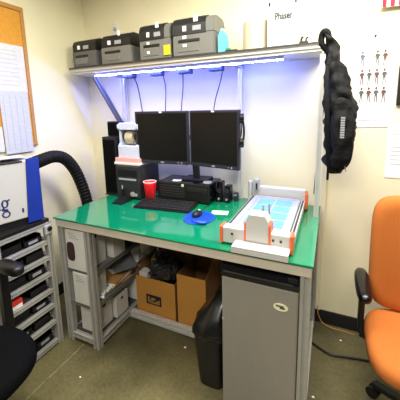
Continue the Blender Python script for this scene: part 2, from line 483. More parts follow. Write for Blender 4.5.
bm = NB(); tube(bm, [(1.645, .715, zs+.022), (1.647, .713, zs+.045), (1.658, .712, zs+.048)], .007); tube(bm, [(1.672, .715, zs+.02), (1.678, .714, zs+.04), (1.69, .712, zs+.046)], .006); P('prong', bm, 'black', t)

# adapters + cords under the shelf
cords = [
 (0.155, [(0.19, .80, 2.112), (0.205, .84, 1.98), (0.235, .87, 1.6), (0.25, .88, 1.25)], 'leftmost of the four black power adapters under the shelf'),
 (0.455, [(0.505, .79, 2.112), (0.515, .81, 1.98), (0.50, .82, 1.7), (0.55, .88, 1.3)], 'black power adapter under the shelf above the left monitor'),
 (0.728, [(0.70, .79, 2.112), (0.685, .81, 1.98), (0.655, .82, 1.72), (0.66, .88, 1.3)], 'black power adapter under the shelf above where the monitors meet'),
 (1.005, [(1.055, .79, 2.112), (1.03, .80, 2.02), (0.96, .82, 1.78), (0.93, .88, 1.3)], 'rightmost of the four black power adapters under the shelf'),
]
for x, pts, lab in cords:
    t = T('power_adapter', lab, 'power adapter', (x, .78, 2.160), 'power adapters under the shelf')
    bm = NB(); box(bm, x-.055, x+.055, .745, .815, 2.098, 2.160, .006); P('adapter_body', bm, 'adapter', t)
    bm = NB(); tube(bm, pts, .0045, 6); P('cord', bm, 'black', t)

# ------------------------------------------------------------------ left end of bench top
t = T('loudspeaker', 'tall slim black loudspeaker at the left end of the bench', 'speaker', (0.03, .66, H))
bm = NB(); box(bm, -.045, .105, .585, .735, H+.006, 1.577, .006); P('cabinet', bm, 'black', t)
bm = NB(); box(bm, -.035, .095, .578, .587, H+.03, 1.55, .003); gr = P('grille', bm, 'blkfabric', t)
bm = NB(); box(bm, -.05, .11, .58, .74, H, H+.01, .002); P('foot_plate', bm, 'dkgrey', t)
t = T('speaker_box', 'small black box standing on top of the tall slim loudspeaker', 'speaker', (.02, .70, 1.577))
bm = NB(); box(bm, -.045, .10, .665, .735, 1.577, 1.712, .006); P('cabinet', bm, 'black', t)
bm = NB(); box(bm, -.035, .09, .659, .666, 1.587, 1.70, .002); P('grille', bm, 'blkfabric', t)

t = T('computer_tower', 'dark grey computer tower left of the red cup', 'computer', (0.25, .70, H))
bm = NB(); box(bm, .122, .372, .552, .86, H+.008, 1.335, .008); P('case', bm, 'dkgrey', t)
bm = NB(); box(bm, .128, .366, .544, .554, H+.02, 1.328, .004); fr = P('front_bezel', bm, 'dkgrey', t)
bm = NB(); box(bm, .16, .345, .538, .545, 1.205, 1.222, .002); P('drive_slot', bm, 'ltgrey', fr, label='pale grey drive slot')
bm = NB(); box(bm, .15, .355, .540, .545, 1.24, 1.30, .002); P('drive_bay', bm, 'black', fr)
bm = NB(); cyl(bm, (.30, .546, 1.085), (.30, .538, 1.085), .022); cyl(bm, (.335, .546, 1.08), (.335, .538, 1.08), .014); P('button', bm, 'ltgrey', fr)
bm = NB()
for fx in (.15, .345):
    for fy in (.58, .83): cyl(bm, (fx, fy, H), (fx, fy, H+.01), .012, seg=10)
P('foot', bm, 'black', t)
zt = 1.335
bm = NB(); box(bm, .09, .36, .575, .80, zt, zt+.022, .002)
t = T('paper_stack', 'stack of pink and white paper under the white label dispenser', 'paper stack', (.23, .68, zt))
P('lower_sheets', bm, 'paper', t)
bm = NB(); box(bm, .10, .355, .58, .79, zt+.022, zt+.06, .002, Matrix.Translation((0.0, 0, 0))); P('upper_sheets', bm, 'pink', t, label='pink sheets')
zd = zt+.06
t = T('label_dispenser', 'pale blue-white label dispenser holding a roll on top of the computer tower', 'label dispenser', (.235, .68, zd))
bm = NB()
prism(bm, [(.60, zd), (.60, zd+.10), (.625, zd+.13), (.625, zd+.235), (.60, zd+.26), (.60, zd+.29), (.64, zd+.305), (.77, zd+.305), (.77, zd)], 'x', .125, .148)
prism(bm, [(.60, zd), (.60, zd+.10), (.625, zd+.13), (.625, zd+.235), (.60, zd+.26), (.60, zd+.29), (.64, zd+.305), (.77, zd+.305), (.77, zd)], 'x', .318, .341)
box(bm, .148, .318, .60, .77, zd, zd+.105, .004); box(bm, .148, .318, .605, .77, zd+.245, zd+.304, .004); box(bm, .148, .318, .745, .77, zd+.1, zd+.25)
P('housing', bm, 'lilac', t)
bm = NB(); cyl(bm, (.185, .68, zd+.175), (.265, .68, zd+.175), .062, seg=28); P('label_roll', bm, 'cream', t)
bm = NB(); cyl(bm, (.15, .68, zd+.175), (.185, .68, zd+.175), .045, seg=24); P('spindle_flange', bm, 'dkgrey', t)
bm = NB(); cyl(bm, (.265, .68, zd+.175), (.316, .68, zd+.175), .03, seg=24); P('spindle', bm, 'dkgrey', t)
bm = NB(); box(bm, .341, .352, .64, .67, zd+.19, zd+.215, .002); P('lever', bm, 'black', t)

t = T('device', 'small black device with a thin stalk on the bench before the computer tower', 'device', (.25, .45, H))
bm = NB(); prism(bm, [(.39, H), (.39, H+.012), (.50, H+.035), (.53, H+.035), (.53, H)], 'x', .20, .30); P('base', bm, 'black', t)
bm = NB(); box(bm, .20, .225, .505, .53, H+.03, H+.10, .004); P('stalk', bm, 'black', t)
bm = NB(); cyl(bm, (.212, .517, H+.10), (.212, .517, H+.13), .005, seg=10); P('tip', bm, 'ltgrey', t)

t = T('drinking_cup', 'red plastic cup between the dark tower and the keyboard', 'cup', (.448, .59, H))
bm = NB(); lathe(bm, .448, .595, [(.036, H), (.040, H+.002), (.054, H+.145), (.056, H+.165), (.053, H+.165), (.050, H+.145), (.037, H+.012), (.0, H+.012)], 28); P('cup_body', bm, 'red', t, smooth=True)
bm = NB(); tube(bm, [(.448+.055*math.cos(a), .595+.055*math.sin(a), H+.165) for a in [k*2*PI/24 for k in range(25)]], .003, 6, 0); P('rim', bm, 'paper', t, label='pale rim')

t = T('keyboard', 'black keyboard in front of the flat computer', 'keyboard', (.665, .49, H), rz=0.09)
bm = NB(); prism(bm, [(-.10, 0), (-.10, .014), (.10, .03), (.10, 0)], 'x', -.24, .24); P('keyboard_body', bm, 'black', t, local=True)
bm = NB()
for r in range(5):
    for c in range(19):
        x = -.23+c*.0243; y = -.09+r*.036
        z = .0145+.08*(y+.10)
        box(bm, x, x+.0195, y, y+.029, z, z+.009, .002, seg=1)
P('keys', bm, 'prdark', t, local=True)

# flat desktop computer, stand and monitors
t = T('desktop_computer', 'flat black desktop computer lying under the two monitors', 'computer', (.745, .78, H))
bm = NB(); box(bm, .495, .985, .648, .905, H+.008, 1.20, .006); P('case', bm, 'blackgloss', t)
bm = NB(); box(bm, .498, .982, .638, .65, H+.012, 1.196, .003); fr = P('front_bezel', bm, 'black', t)
bm = NB()
for k in range(5): box(bm, .52+k*.0, .76, .634, .64, H+.04+k*.022, H+.05+k*.022)
P('vent_slats', bm, 'dkgrey', fr)
bm = NB(); box(bm, .79, .96, .633, .64, H+.10, H+.135, .002); P('drive_tray', bm, 'prdark', fr)
bm = NB(); box(bm, .735, .755, .632, .64, 1.17, 1.19, .001); P('logo_badge', bm, 'badge', fr, label='small pale logo badge')
bm = NB()
for fx in (.53, .95):
    for fy in (.68, .88): cyl(bm, (fx, fy, H), (fx, fy, H+.01), .014, seg=10)
P('foot', bm, 'black', t)
zp = 1.20
t = T('monitor_stand', 'black two-armed stand on the flat computer carrying both monitors', 'monitor stand', (.80, .80, zp))
bm = NB(); box(bm, .68, .92, .73, .89, zp, zp+.016, .006); P('foot', bm, 'black', t)
bm = NB(); barpp(bm, (.80, .80, zp+.014), (.78, .81, 1.56), .055, .035, .004); P('column', bm, 'black', t)
bm = NB(); box(bm, .50, 1.06, .79, .83, 1.545, 1.585, .004); P('crossbar', bm, 'black', t)
bm = NB(); box(bm, .50, .54, .72, .79, 1.53, 1.60, .004); box(bm, 1.02, 1.06, .70, .79, 1.53, 1.60, .004); P('mounting_plate', bm, 'black', t)

t = T('paper_slip', 'white slip of paper lying on the flat computer below the left monitor', 'paper', (.66, .69, zp))
bm = NB(); sheet(bm, (.66, .70, zp+.001), (1, .25, 0), (-.25, 1, 0), .075, .05, curl=.003); P('sheet', bm, 'paper', t)
t = T('coil', 'small pale coil lying on the flat computer right of the stand foot', 'coil', (.945, .70, zp))
bm = NB(); tube(bm, [(.945+.03*math.cos(a), .70+.03*math.sin(a), zp+.008) for a in [k*2*PI/20 for k in range(21)]], .008, 8, 0); P('ring', bm, 'ltgrey', t, smooth=True)

def monitor(label, cx, cy, rz, w, z0, z1, roll=0):
    t = T('monitor', label, 'monitor', (cx, cy, z0), 'monitors side by side', rot=(0, roll, rz))
    hh = z1-z0
    bm = NB(); box(bm, -w/2, w/2, 0, .03, 0, hh, .006); f = P('housing', bm, 'bezel', t, local=True)
    bm = NB(); box(bm, -w/2+.06, w/2-.06, .03, .06, .06, hh-.06, .012); P('back_cover', bm, 'black', t, local=True)
    bm = NB(); box(bm, -w/2+.018, w/2-.018, -.0025, .004, .032, hh-.018, .001); P('screen', bm, 'screen', t, local=True)
    bm = NB(); box(bm, -.012, .012, -.003, .001, hh-.016, hh-.004); P('sticker', bm, 'paper', t, local=True, label='tiny white sticker')
    bm = NB(); cyl(bm, (w*.36, .001, .016), (w*.36, -.004, .016), .006, seg=12); cyl(bm, (w*.30, .001, .016), (w*.30, -.004, .016), .004, seg=12); P('button', bm, 'ltgrey', f, local=True)
    bm = NB(); box(bm, -.014, .014, -.003, .001, .010, .020); P('logo_badge', bm, 'ltgrey', f, local=True)
    return t
monitor('left of the two black monitors on the stand', .557, .638, .10, .492, 1.352, 1.797)
monitor('right of the two black monitors, headset on its edge', 1.026, .634, -.20, .456, 1.348, 1.797, .0)

t = T('headset', 'black headset hooked on the right edge of the right monitor', 'headset', (1.262, .63, 1.53))
bm = NB(); tube(bm, [(1.247, .60, 1.745), (1.262, .605, 1.75), (1.274, .61, 1.70), (1.278, .615, 1.64), (1.274, .61, 1.575), (1.262, .605, 1.545)], .008, 8); P('headband', bm, 'black', t, smooth=True)
for z in (1.735, 1.555):
    bm = NB(); cyl(bm, (1.249, .60, z), (1.277, .61, z), .034, seg=20); e = P('earcup', bm, 'blackgloss', t)
bm = NB(); tube(bm, [(1.262, .605, 1.72), (1.268, .59, 1.66), (1.262, .585, 1.60)], .005, 6); P('microphone_boom', bm, 'black', t)

for lab, x0, x1, z1 in (('left one of the two little black speakers beside the flat computer', 1.0, 1.05, 1.205), ('right one of the two little black speakers beside the flat computer', 1.068, 1.118, 1.175)):
    t = T('desktop_speaker', lab, 'speaker', ((x0+x1)/2, .80, H), 'little desktop speakers')
    bm = NB(); prism(bm, [(.745, H), (.765, z1), (.835, z1), (.845, H)], 'x', x0, x1); bmesh.ops.bevel(bm, geom=bm.edges[:], offset=.005, segments=2, affect='EDGES'); P('cabinet', bm, 'blackgloss', t)
    bm = NB(); cyl(bm, ((x0+x1)/2, .757, H+.10), ((x0+x1)/2, .747, H+.098), .019); P('driver', bm, 'dkgrey', t)
    bm = NB(); cyl(bm, ((x0+x1)/2, .75, H+.03), ((x0+x1)/2, .738, H+.028), .008); P('knob', bm, 'ltgrey', t)

t = T('mouse_pad', 'round blue gel mouse pad on the green bench top', 'mouse pad', (1.02, .365, H))
bm = NB(); loft(bm, [(H, 1.02, .365, .112, .125), (H+.006, 1.02, .365, .113, .126), (H+.009, 1.02, .365, .107, .12)], 40); P('pad', bm, 'bluepad', t)
bm = NB(); loft(bm, [(H+.007, 1.06, .275, .06, .03), (H+.02, 1.06, .275, .055, .026), (H+.026, 1.06, .275, .03, .015)], 24); P('wrist_rest', bm, 'bluepad', t, smooth=True)
zm = H+.009
t = T('computer_mouse', 'black mouse on the round blue pad', 'mouse', (.995, .385, zm))
bm = NB(); loft(bm, [(zm, .995, .385, .030, .052), (zm+.012, .995, .385, .031, .053), (zm+.026, .995, .38, .026, .044), (zm+.036, .995, .375, .014, .024)], 24, p=2.4); P('shell', bm, 'black', t, smooth=True)
bm = NB(); cyl(bm, (.990, .425, zm+.026), (1.0, .425, zm+.026), .008, seg=14); P('scroll_wheel', bm, 'badge', t)
bm = NB(); tube(bm, [(.995, .435, zm+.012), (.985, .50, H+.004), (.97, .58, H+.004), (.99, .63, H+.004)], .0025, 6); P('cord', bm, 'black', t)
t = T('paper_card', 'pale card lying on the bench right of the blue mouse pad', 'card', (1.12, .52, H))
bm = NB(); sheet(bm, (1.122, .515, H+.001), (1, .22, 0), (-.2, 1, 0), .125, .075, t=.002); P('card', bm, mat('pale_green_card', (222, 240, 214), .8), t)
t = T('gadget', 'small dark gadget standing at the back of the bench beside the little speakers', 'gadget', (1.14, .84, H))
bm = NB(); box(bm, 1.128, 1.165, .82, .86, H, H+.07, .004); P('body', bm, 'dkgrey', t)
bm = NB(); box(bm, 1.135, 1.158, .817, .821, H+.045, H+.06); P('label', bm, 'ltgrey', t)

# ------------------------------------------------------------------ stencil printer machine
t = T('stencil_printer', 'white and orange bench-top stencil frame holding a pale blue circuit sheet', 'stencil printer', (1.49, .45, H))
bm = NB(); box(bm, 1.30, 1.70, .09, .80, H+.008, H+.045, .004); P('base', bm, 'ltgrey', t)
bm = NB(); box(bm, 1.312, 1.686, .055, .118, H+.010, H+.105, .006); fb = P('front_beam', bm, 'mwhite', t)
for x0, x1 in ((1.296, 1.313), (1.685, 1.702)):
    bm = NB(); box(bm, x0, x1, .05, .122, H+.006, H+.108, .004); P('end_cap', bm, 'orangeplastic', t, label='orange end cap')
bm = NB()
for bx in (1.37, 1.60, 1.64): cyl(bm, (bx, .056, H+.07), (bx, .051, H+.07), .007, seg=10)
P('bolt', bm, 'dkgrey', fb)
for x0, x1 in ((1.298, 1.325), (1.675, 1.702)):
    bm = NB(); box(bm, x0, x1, .122, .80, H+.03, H+.072, .004); sr = P('side_rail', bm, 'mwhite', t)
    bm = NB(); box(bm, x0+.008, x1-.008, .13, .79, H+.072, H+.076); P('rail_slot', bm, 'dkgrey', sr)
bm = NB(); box(bm, 1.302, 1.702, .81, .87, H+.006, H+.150, .006); P('rear_beam', bm, 'mwhite', t)
bm = NB(); box(bm, 1.702, 1.718, .775, .872, H+.01, H+.13, .004); P('end_cap', bm, 'orangeplastic', t, label='orange end cap')
# stencil frame & sheet
bm = NB(); zf = H+.073
box(bm, 1.33, 1.67, .13, .165, zf, zf+.012); box(bm, 1.33, 1.67, .745, .78, zf, zf+.012); box(bm, 1.33, 1.362, .165, .745, zf, zf+.012); box(bm, 1.638, 1.67, .165, .745, zf, zf+.012)
sf = P('stencil_frame', bm, 'pcblight', t)
bm = NB(); box(bm, 1.362, 1.638, .165, .745, zf, zf+.007); cs = P('circuit_sheet', bm, 'pcblight', t)
bm = NB()
for r in range(4):
    for c in range(2):
        x = 1.385+c*.125; y = .20+r*.135
        box(bm, x, x+.112, y, y+.112, zf+.007, zf+.009)
P('circuit_panels', bm, 'pcb', cs, label='pale blue circuit panels')
bm = NB(); box(bm, 1.40, 1.45, .135, .15, zf+.012, zf+.015); box(bm, 1.60, 1.65, .135, .15, zf+.012, zf+.015); P('clamp', bm, 'dkgrey', sf)
# centre bracket
bm = NB(); prism(bm, [(1.452, H+.05), (1.575, H+.05), (1.575, H+.165), (1.555, H+.198), (1.47, H+.198), (1.452, H+.165)], 'y', .048, .13); cb = P('centre_bracket', bm, 'mwhite', t)
for x0 in (1.440, 1.575):
    bm = NB(); box(bm, x0, x0+.012, .05, .128, H+.04, H+.15, .003); P('bracket_side', bm, 'orangeplastic', cb, label='orange bracket side')
bm = NB(); cyl(bm, (1.522, .16, zf), (1.522, .16, H+.225), .006, seg=10); cyl(bm, (1.553, .18, zf), (1.553, .18, H+.23), .006, seg=10); P('registration_pin', bm, 'alu', t)
# front tray
bm = NB(); box(bm, 1.392, 1.690, -.03, .055, H+.026, H+.040, .002); box(bm, 1.392, 1.69, -.03, -.022, H+.004, H+.026, .001); box(bm, 1.40, 1.682, .02, .05, H, H+.026); P('front_tray', bm, 'mwhite', t)
# rear left post and latch
bm = NB(); lathe(bm, 1.275, .82, [(.018, H), (.019, H+.18), (.015, H+.19), (.006, H+.193)], 18); P('rear_post', bm, 'mwhite', t)
bm = NB(); box(bm, 1.304, 1.352, .79, .835, H+.12, H+.21, .004); lt = P('latch_block', bm, 'ltgrey', t)
bm = NB(); box(bm, 1.327, 1.34, .784, .79, H+.13, H+.18); P('latch_slot', bm, 'black', lt)

t = T('hanging_cable', 'black cable hanging beside the right bench upright', 'cable', (1.77, .68, 1.2))
bm = NB(); tube(bm, [(1.795, .72, 2.10), (1.80, .72, 1.85), (1.79, .72, 1.65), (1.785, .73, 1.5), (1.772, .74, 1.35), (1.765, .76, 1.18)], .007, 8); P('cord', bm, 'black', t)

# ------------------------------------------------------------------ backpack
t = T('backpack', 'black backpack hanging from the right end of the overhead shelf', 'backpack', (1.9, .72, 1.37))
bm = NB()
loft(bm, [(1.362, 1.885, .70, .025, .06), (1.385, 1.895, .70, .055, .10), (1.45, 1.90, .70, .072, .13), (1.55, 1.905, .70, .080, .15), (1.65, 1.908, .70, .088, .16), (1.75, 1.905, .70, .095, .165),
          (1.82, 1.898, .70, .095, .165), (1.90, 1.885, .70, .083, .16), (1.98, 1.868, .70, .065, .15), (2.06, 1.856, .70, .052, .13), (2.12, 1.846, .70, .038, .10), (2.17, 1.832, .70, .032, .07), (2.22, 1.818, .68, .026, .05), (2.255, 1.805, .67, .018, .03), (2.265, 1.80, .67, .008, .01)],
     56, p=2.3, wob=.034, scale=17, sub=5)
P('bag_body', bm, 'nylon', t, smooth=True)
bm = NB(); loft(bm, [(1.42, 1.905, .57, .03, .02), (1.46, 1.915, .555, .052, .045), (1.60, 1.920, .548, .062, .052), (1.74, 1.918, .555, .062, .05), (1.84, 1.905, .565, .045, .04), (1.88, 1.895, .575, .02, .02)], 36, p=2.2, wob=.024, scale=20, sub=4); P('front_pocket', bm, 'nylon', t, smooth=True)
bm = NB(); tube(bm, [(1.81, .68, 2.16), (1.775, .67, 2.20), (1.772, .67, 2.245), (1.785, .66, 2.272), (1.808, .66, 2.262), (1.82, .67, 2.2), (1.84, .69, 2.14)], .02, 8); P('haul_loop', bm, 'nylon', t, smooth=True)
bm = NB()
path = spline([(1.83, .60, 2.12), (1.815, .56, 1.98), (1.825, .54, 1.80), (1.835, .55, 1.62), (1.85, .58, 1.45), (1.86, .60, 1.40)], 6)
for a, b in zip(path, path[1:]): barpp(bm, a, b+(b-a)*.15, .028, .016, .003)
P('shoulder_strap', bm, 'nylon', t)
bm = NB(); tube(bm, [(1.842, .60, 1.50), (1.848, .59, 1.42), (1.848, .60, 1.33)], .008, 8); P('strap_end', bm, 'nylon', t)
bm = NB()
path = spline([(1.872, .562, 1.87), (1.872, .545, 1.77), (1.875, .54, 1.66), (1.885, .55, 1.56)], 5)
for a, b in zip(path, path[1:]): barpp(bm, a, b, .005, .006)
P('zip', bm, 'ltgrey', t)
bm = NB()
for k in range(9):
    z = 1.615+k*.0145
    box(bm, 1.905, 1.928, .493, .50, z, z+.010)
P('printed_logo', bm, 'greyink', t, label='column of small grey letters')
bm = NB(); tube(bm, [(1.93, .57, 1.45), (1.945, .56, 1.43), (1.95, .56, 1.40)], .004, 6); P('zip_pull', bm, 'ltgrey', t)

# ------------------------------------------------------------------ back wall things
yw = WY-.001
t = T('wall_poster', 'white poster of small standing figures pinned to the back wall', 'poster', (2.1, yw, 1.95))
bm = NB(); prism(bm, [(1.992, 2.262), (2.215, 2.285), (2.225, 1.655), (2.012, 1.65)], 'y', yw-.003, yw); P('sheet', bm, 'paper', t)
bm = NB(); box(bm, 2.02, 2.185, yw-.0045, yw-.003, 2.222, 2.228); P('title_line', bm, 'greyink', t)
bm = NB(); cyl(bm, (2.104, yw-.003, 2.277), (2.104, yw-.02, 2.277), .007, seg=12); P('push_pin', bm, 'black', t)
bm = NB(); box(bm, 2.03, 2.19, yw-.0045, yw-.003, 1.70, 1.703); P('printed_line', bm, 'greyink', t)
for r in range(3):
    for c in range(4):
        bm = NB()
        x = 2.034+c*.0455+r*.003; z = 2.128-r*.124
        y = yw-.004; ya = yw-.003
        lathe_pts = [(x-.007, z+.030), (x+.007, z+.030), (x+.007, z+.046), (x-.007, z+.046)]
        prism(bm, [(x+.008*math.cos(a), z+.040+.010*math.sin(a)) for a in [k*PI/4 for k in range(8)]], 'y', y, ya)
        prism(bm, [(x-.012, z+.028), (x+.012, z+.028), (x+.009, z-.004), (x-.008, z-.004)], 'y', y, ya)
        prism(bm, [(x-.008, z-.004), (x, z-.004), (x-.004, z-.048), (x-.010, z-.048)], 'y', y, ya)
        prism(bm, [(x+.001, z-.004), (x+.009, z-.004), (x+.013, z-.046), (x+.007, z-.048)], 'y', y, ya)
        prism(bm, [(x-.012, z+.026), (x-.018, z+.006), (x-.014, z+.004), (x-.007, z+.018)], 'y', y, ya)
        prism(bm, [(x+.012, z+.026), (x+.019, z+.012), (x+.015, z+.006), (x+.008, z+.018)], 'y', y, ya)
        m_ = 'figgrey' if (r == 0 and c == 0) else 'paleblue' if (r == 0 and c == 1) else ('gold' if (r+c) % 2 else 'goldgreen')
        bmesh.ops.transform(bm, matrix=Matrix.Translation((x, 0, z)) @ Matrix.Diagonal((.95, 1, 1.12, 1)) @ Matrix.Translation((-x, 0, -z)), verts=bm.verts)
        P('printed_figure', bm, m_, t)
t = T('wall_notice', 'white sheet pinned to the back wall below the poster at the right', 'notice', (2.3, yw, 1.48))
bm = NB(); box(bm, 2.222, 2.44, yw-.003, yw, 1.29, 1.668); P('sheet', bm, 'paper', t)
bm = NB()
for k in range(8): box(bm, 2.25, 2.40, yw-.004, yw-.003, 1.60-k*.03, 1.604-k*.03)
P('printed_line', bm, 'greyink', t)
t = T('picture_frame', 'black framed panel right of the figure poster', 'picture', (2.35, yw, 1.93))
bm = NB(); box(bm, 2.256, 2.50, yw-.02, yw, 1.805, 2.07, .004); P('frame', bm, 'black', t)
bm = NB(); box(bm, 2.275, 2.48, yw-.022, yw-.02, 1.825, 2.05); P('panel', bm, 'carddark', t)
t = T('flag', 'red and white striped flag hanging high on the back wall', 'flag', (2.25, yw-.03, 2.6))
bm = NB()
for k in range(4):
    x = 2.124+.011+k*.044
    box(bm, x+.018, x+.044, yw-.034, yw-.031, 2.447, 2.98)
bm2 = NB(); box(bm2, 2.112, 2.40, yw-.031, yw-.028, 2.447, 2.98); P('cloth', bm2, 'flagwhite', t)
bmx = NB()
for k in range(6):
    x = 2.127+k*.046
    box(bmx, x, x+.025, yw-.0335, yw-.031, 2.447, 2.98)
bm.free(); P('stripes', bmx, 'flagred', t)
bm = NB(); cyl(bm, (2.10, yw-.03, 2.985), (2.42, yw-.03, 2.985), .008, seg=10); P('rod', bm, 'alu', t)
t = T('wall_fixture', 'small white fixture on the back wall above the second label printer', 'wall fixture', (-.12, yw, 2.6))
bm = NB(); box(bm, -.155, -.105, yw-.014, yw, 2.53, 2.67, .004); P('plate', bm, 'white', t)
bm = NB(); box(bm, -.145, -.115, yw-.026, yw-.014, 2.585, 2.615, .003); P('knob', bm, 'ltgrey', t)

# ------------------------------------------------------------------ left wall things
xw = LX
t = T('corkboard', 'wood-framed cork board on the left wall', 'corkboard', (xw, -.3, 2.09))
bm = NB(); box(bm, xw, xw+.012, -.95, .285, 1.54, 2.64); P('cork_panel', bm, 'cork', t)
for a in ((-.97, .31, 2.63, 2.665), (-.97, .31, 1.52, 1.552)):
    bm = NB(); box(bm, xw, xw+.022, *a, .003); P('frame_rail', bm, 'corkframe', t)
for a in ((.282, .31), (-.97, -.942)):
    bm = NB(); box(bm, xw, xw+.022, a[0], a[1], 1.552, 2.63, .003); P('frame_rail', bm, 'corkframe', t)
xp = xw+.014
t = T('pinned_paper', 'upper white printed sheet pinned to the cork board', 'paper', (xp, .12, 2.15), 'sheets on the cork board')
bm = NB(); box(bm, xp, xp+.003, -.10, .275, 1.975, 2.35); P('sheet', bm, 'paper2', t)
bm = NB()
for k in range(9): box(bm, xp+.003, xp+.004, .03+random.uniform(0, .05), .25-random.uniform(0, .06), 2.30-k*.034, 2.304-k*.034)
P('printed_lines', bm, 'faint', t)
bm = NB(); box(bm, xp+.003, xp+.004, -.08, .03, 2.07, 2.20); P('printed_picture', bm, 'faint', t)
t = T('pinned_paper', 'lower tall printed list pinned to the cork board', 'paper', (xp+.004, .13, 1.73), 'sheets on the cork board')
bm = NB(); box(bm, xw+.024, xw+.027, .03, .262, 1.475, 1.982); P('sheet', bm, 'greypaper', t)
bm = NB()
for k in range(4): box(bm, xw+.027, xw+.028, .055+k*.05, .061+k*.05, 1.50, 1.95)
P('column_line', bm, 'faint', t)
t = T('pinned_paper', 'white sheet at the lower left of the cork board, left of the long list', 'paper', (xp, -.06, 1.6), 'sheets on the cork board')
bm = NB(); box(bm, xw+.022, xw+.025, -.25, .022, 1.50, 1.70); P('sheet', bm, 'paper2', t)

# ------------------------------------------------------------------ rack at left with trays
RX0, RX1, RY0, RY1 = -.515, -.028, -.425, -.015
t = T('storage_rack', 'aluminium storage rack of thin tray shelves along the left wall', 'rack', (-.27, -.22, 0))
sx = .042
for x in (RX0+sx/2, RX1-sx/2):
    for y in (RY0+sx/2, RY1-sx/2):
        bm = NB(); ext(bm, 'z', 0, 1.005, x, y, sx); P('post', bm, 'alu', t)
levels = [.985, .85, .725, .595, .46, .335, .195, .03]
for i, z in enumerate(levels):
    bm = NB()
    ext(bm, 'y', RY0+sx, RY1-sx, RX1-.018, z, .030); ext(bm, 'y', RY0+sx, RY1-sx, RX0+.018, z, .030)
    ext(bm, 'x', RX0+sx, RX1-sx, RY1-.018, z, .028)
    f = P('shelf_rail', bm, 'rail', t)
    if i > 0:
        bm = NB(); box(bm, RX0+.02, RX1-.03, RY0+.02, RY1-.03, z+.002, z+.008); P('tray', bm, 'shelfdark', f)
bm = NB(); box(bm, RX0, RX1-.005, RY0, RY1-.01, 1.005, 1.03, .002); P('top_panel', bm, 'black', t)
bm = NB(); box(bm, RX1-.012, RX1+.012, -.075, -.02, .915, .985, .005); lk = P('corner_plate', bm, 'ltgrey', t)
bm = NB(); cyl(bm, (RX1+.012, -.042, .955), (RX1+.02, -.042, .955), .018, seg=14); P('knob', bm, 'black', lk)
# black bins on shelves
names = ['top', 'second', 'third', 'fourth', 'fifth', 'sixth', 'bottom']
for i, z in enumerate(levels[1:]):
    zb = z+.009
    top = levels[i]-.02
    hb = min(.085, top-zb-.01)
    for j, (ya, yb, d) in enumerate(((-.20, -.07, .05), (-.365, -.215, .06))):
        if i == 3 and j == 1: continue
        hh = hb*(.75+.25*((i*3+j*5) % 4)/3)
        where = ['nearest the bench', 'nearest the black chair'][j]
        b = T('storage_bin', 'black open bin %s on the %s tray of the rack' % (where, names[i]), 'bin', (-.2, (ya+yb)/2, zb), 'black bins on the rack')
        x0, x1 = -.34, RX1-d
        bm = NB()
        box(bm, x0, x1, ya, yb, zb, zb+.004)
        box(bm, x0, x0+.004, ya, yb, zb+.004, zb+hh); box(bm, x1-.004, x1, ya, yb, zb+.004, zb+hh*.7)
        box(bm, x0+.004, x1-.004, ya, ya+.004, zb+.004, zb+hh); box(bm, x0+.004, x1-.004, yb-.004, yb, zb+.004, zb+hh)
        P('bin_body', bm, 'black', b)
        if (i+j) % 2 == 0:
            bm = NB(); box(bm, x1, x1+.0015, ya+.03, yb-.03, zb+hh*.2, zb+hh*.5); P('bin_label', bm, 'ltgrey', b)
zb = levels[4]+.009
b = T('parts_box', 'small red and white box among the black bins on the rack', 'box', (-.1, -.34, zb))
bm = NB(); box(bm, -.20, RX1-.032, -.36, -.27, zb, zb+.065, .003); P('body', bm, 'redlabel', b)
bm = NB(); box(bm, RX1-.032, RX1-.030, -.355, -.275, zb+.004, zb+.03); P('label', bm, 'paper', b)

# white instrument box on the rack, turned a little towards the room
PV = (-.034, -.055)
t = T('equipment_box', 'big white box with blue corner and navy lettering on the rack', 'equipment case', (PV[0], PV[1], 1.03), rz=math.radians(-13))
zb = 1.03
bm = NB(); box(bm, -.395, -.034, -.46, -.072, zb+.05, 1.478, .006); P('case', bm, 'mwhite', t)
bm = NB(); box(bm, -.385, -.045, -.45, -.07, zb+.0, zb+.05, .002); P('plinth', bm, 'black', t)
bm = NB(); prism(bm, [(-.168, zb+.012), (-.064, zb+.012), (-.058, 1.494), (-.138, 1.492)], 'x', -.034, -.024); P('corner_panel', bm, 'blue', t, label='royal blue corner panel')
bm = NB(); box(bm, -.396, -.030, -.46, -.16, 1.472, 1.481, .001); P('lid_trim', bm, 'black', t)
# serif letters n g
def oval(bm, cu, cv, ru, rv, tu, tv, x0, x1, n=28):
    O = []; I = []
    for k in range(n):
        a = 2*PI*k/n
        for x, L in ((x0, O), (x1, I)): pass
        O.append((cu+ru*math.cos(a), cv+rv*math.sin(a))); I.append((cu+(ru-tu)*math.cos(a), cv+(rv-tv)*math.sin(a)))
    V = [[bm.verts.new((x, p[0], p[1])) for p in L] for L in (O, I) for x in (x0, x1)]
    for k in range(n):
        q = (k+1) % n
        bm.faces.new((V[0][k], V[0][q], V[2][q], V[2][k])); bm.faces.new((V[1][k], V[3][k], V[3][q], V[1][q]))
        bm.faces.new((V[0][k], V[1][k], V[1][q], V[0][q])); bm.faces.new((V[2][k], V[2][q], V[3][q], V[3][k]))
xl0, xl1 = -.034, -.0322
gu = -.318; gv = 1.195
bm = NB()
oval(bm, gu, gv+.030, .032, .036, .017, .010, xl0, xl1)
oval(bm, gu+.002, gv-.062, .038, .030, .014, .011, xl0, xl1)
prism(bm, [(gu+.012, gv+.056), (gu+.046, gv+.066), (gu+.046, gv+.052), (gu+.022, gv+.046)], 'x', xl0, xl1)
prism(bm, [(gu-.020, gv+.004), (gu-.032, gv-.016), (gu-.026, gv-.030), (gu+.026, gv-.034), (gu+.020, gv-.018), (gu-.008, gv-.014), (gu-.010, gv-.002)], 'x', xl0, xl1)
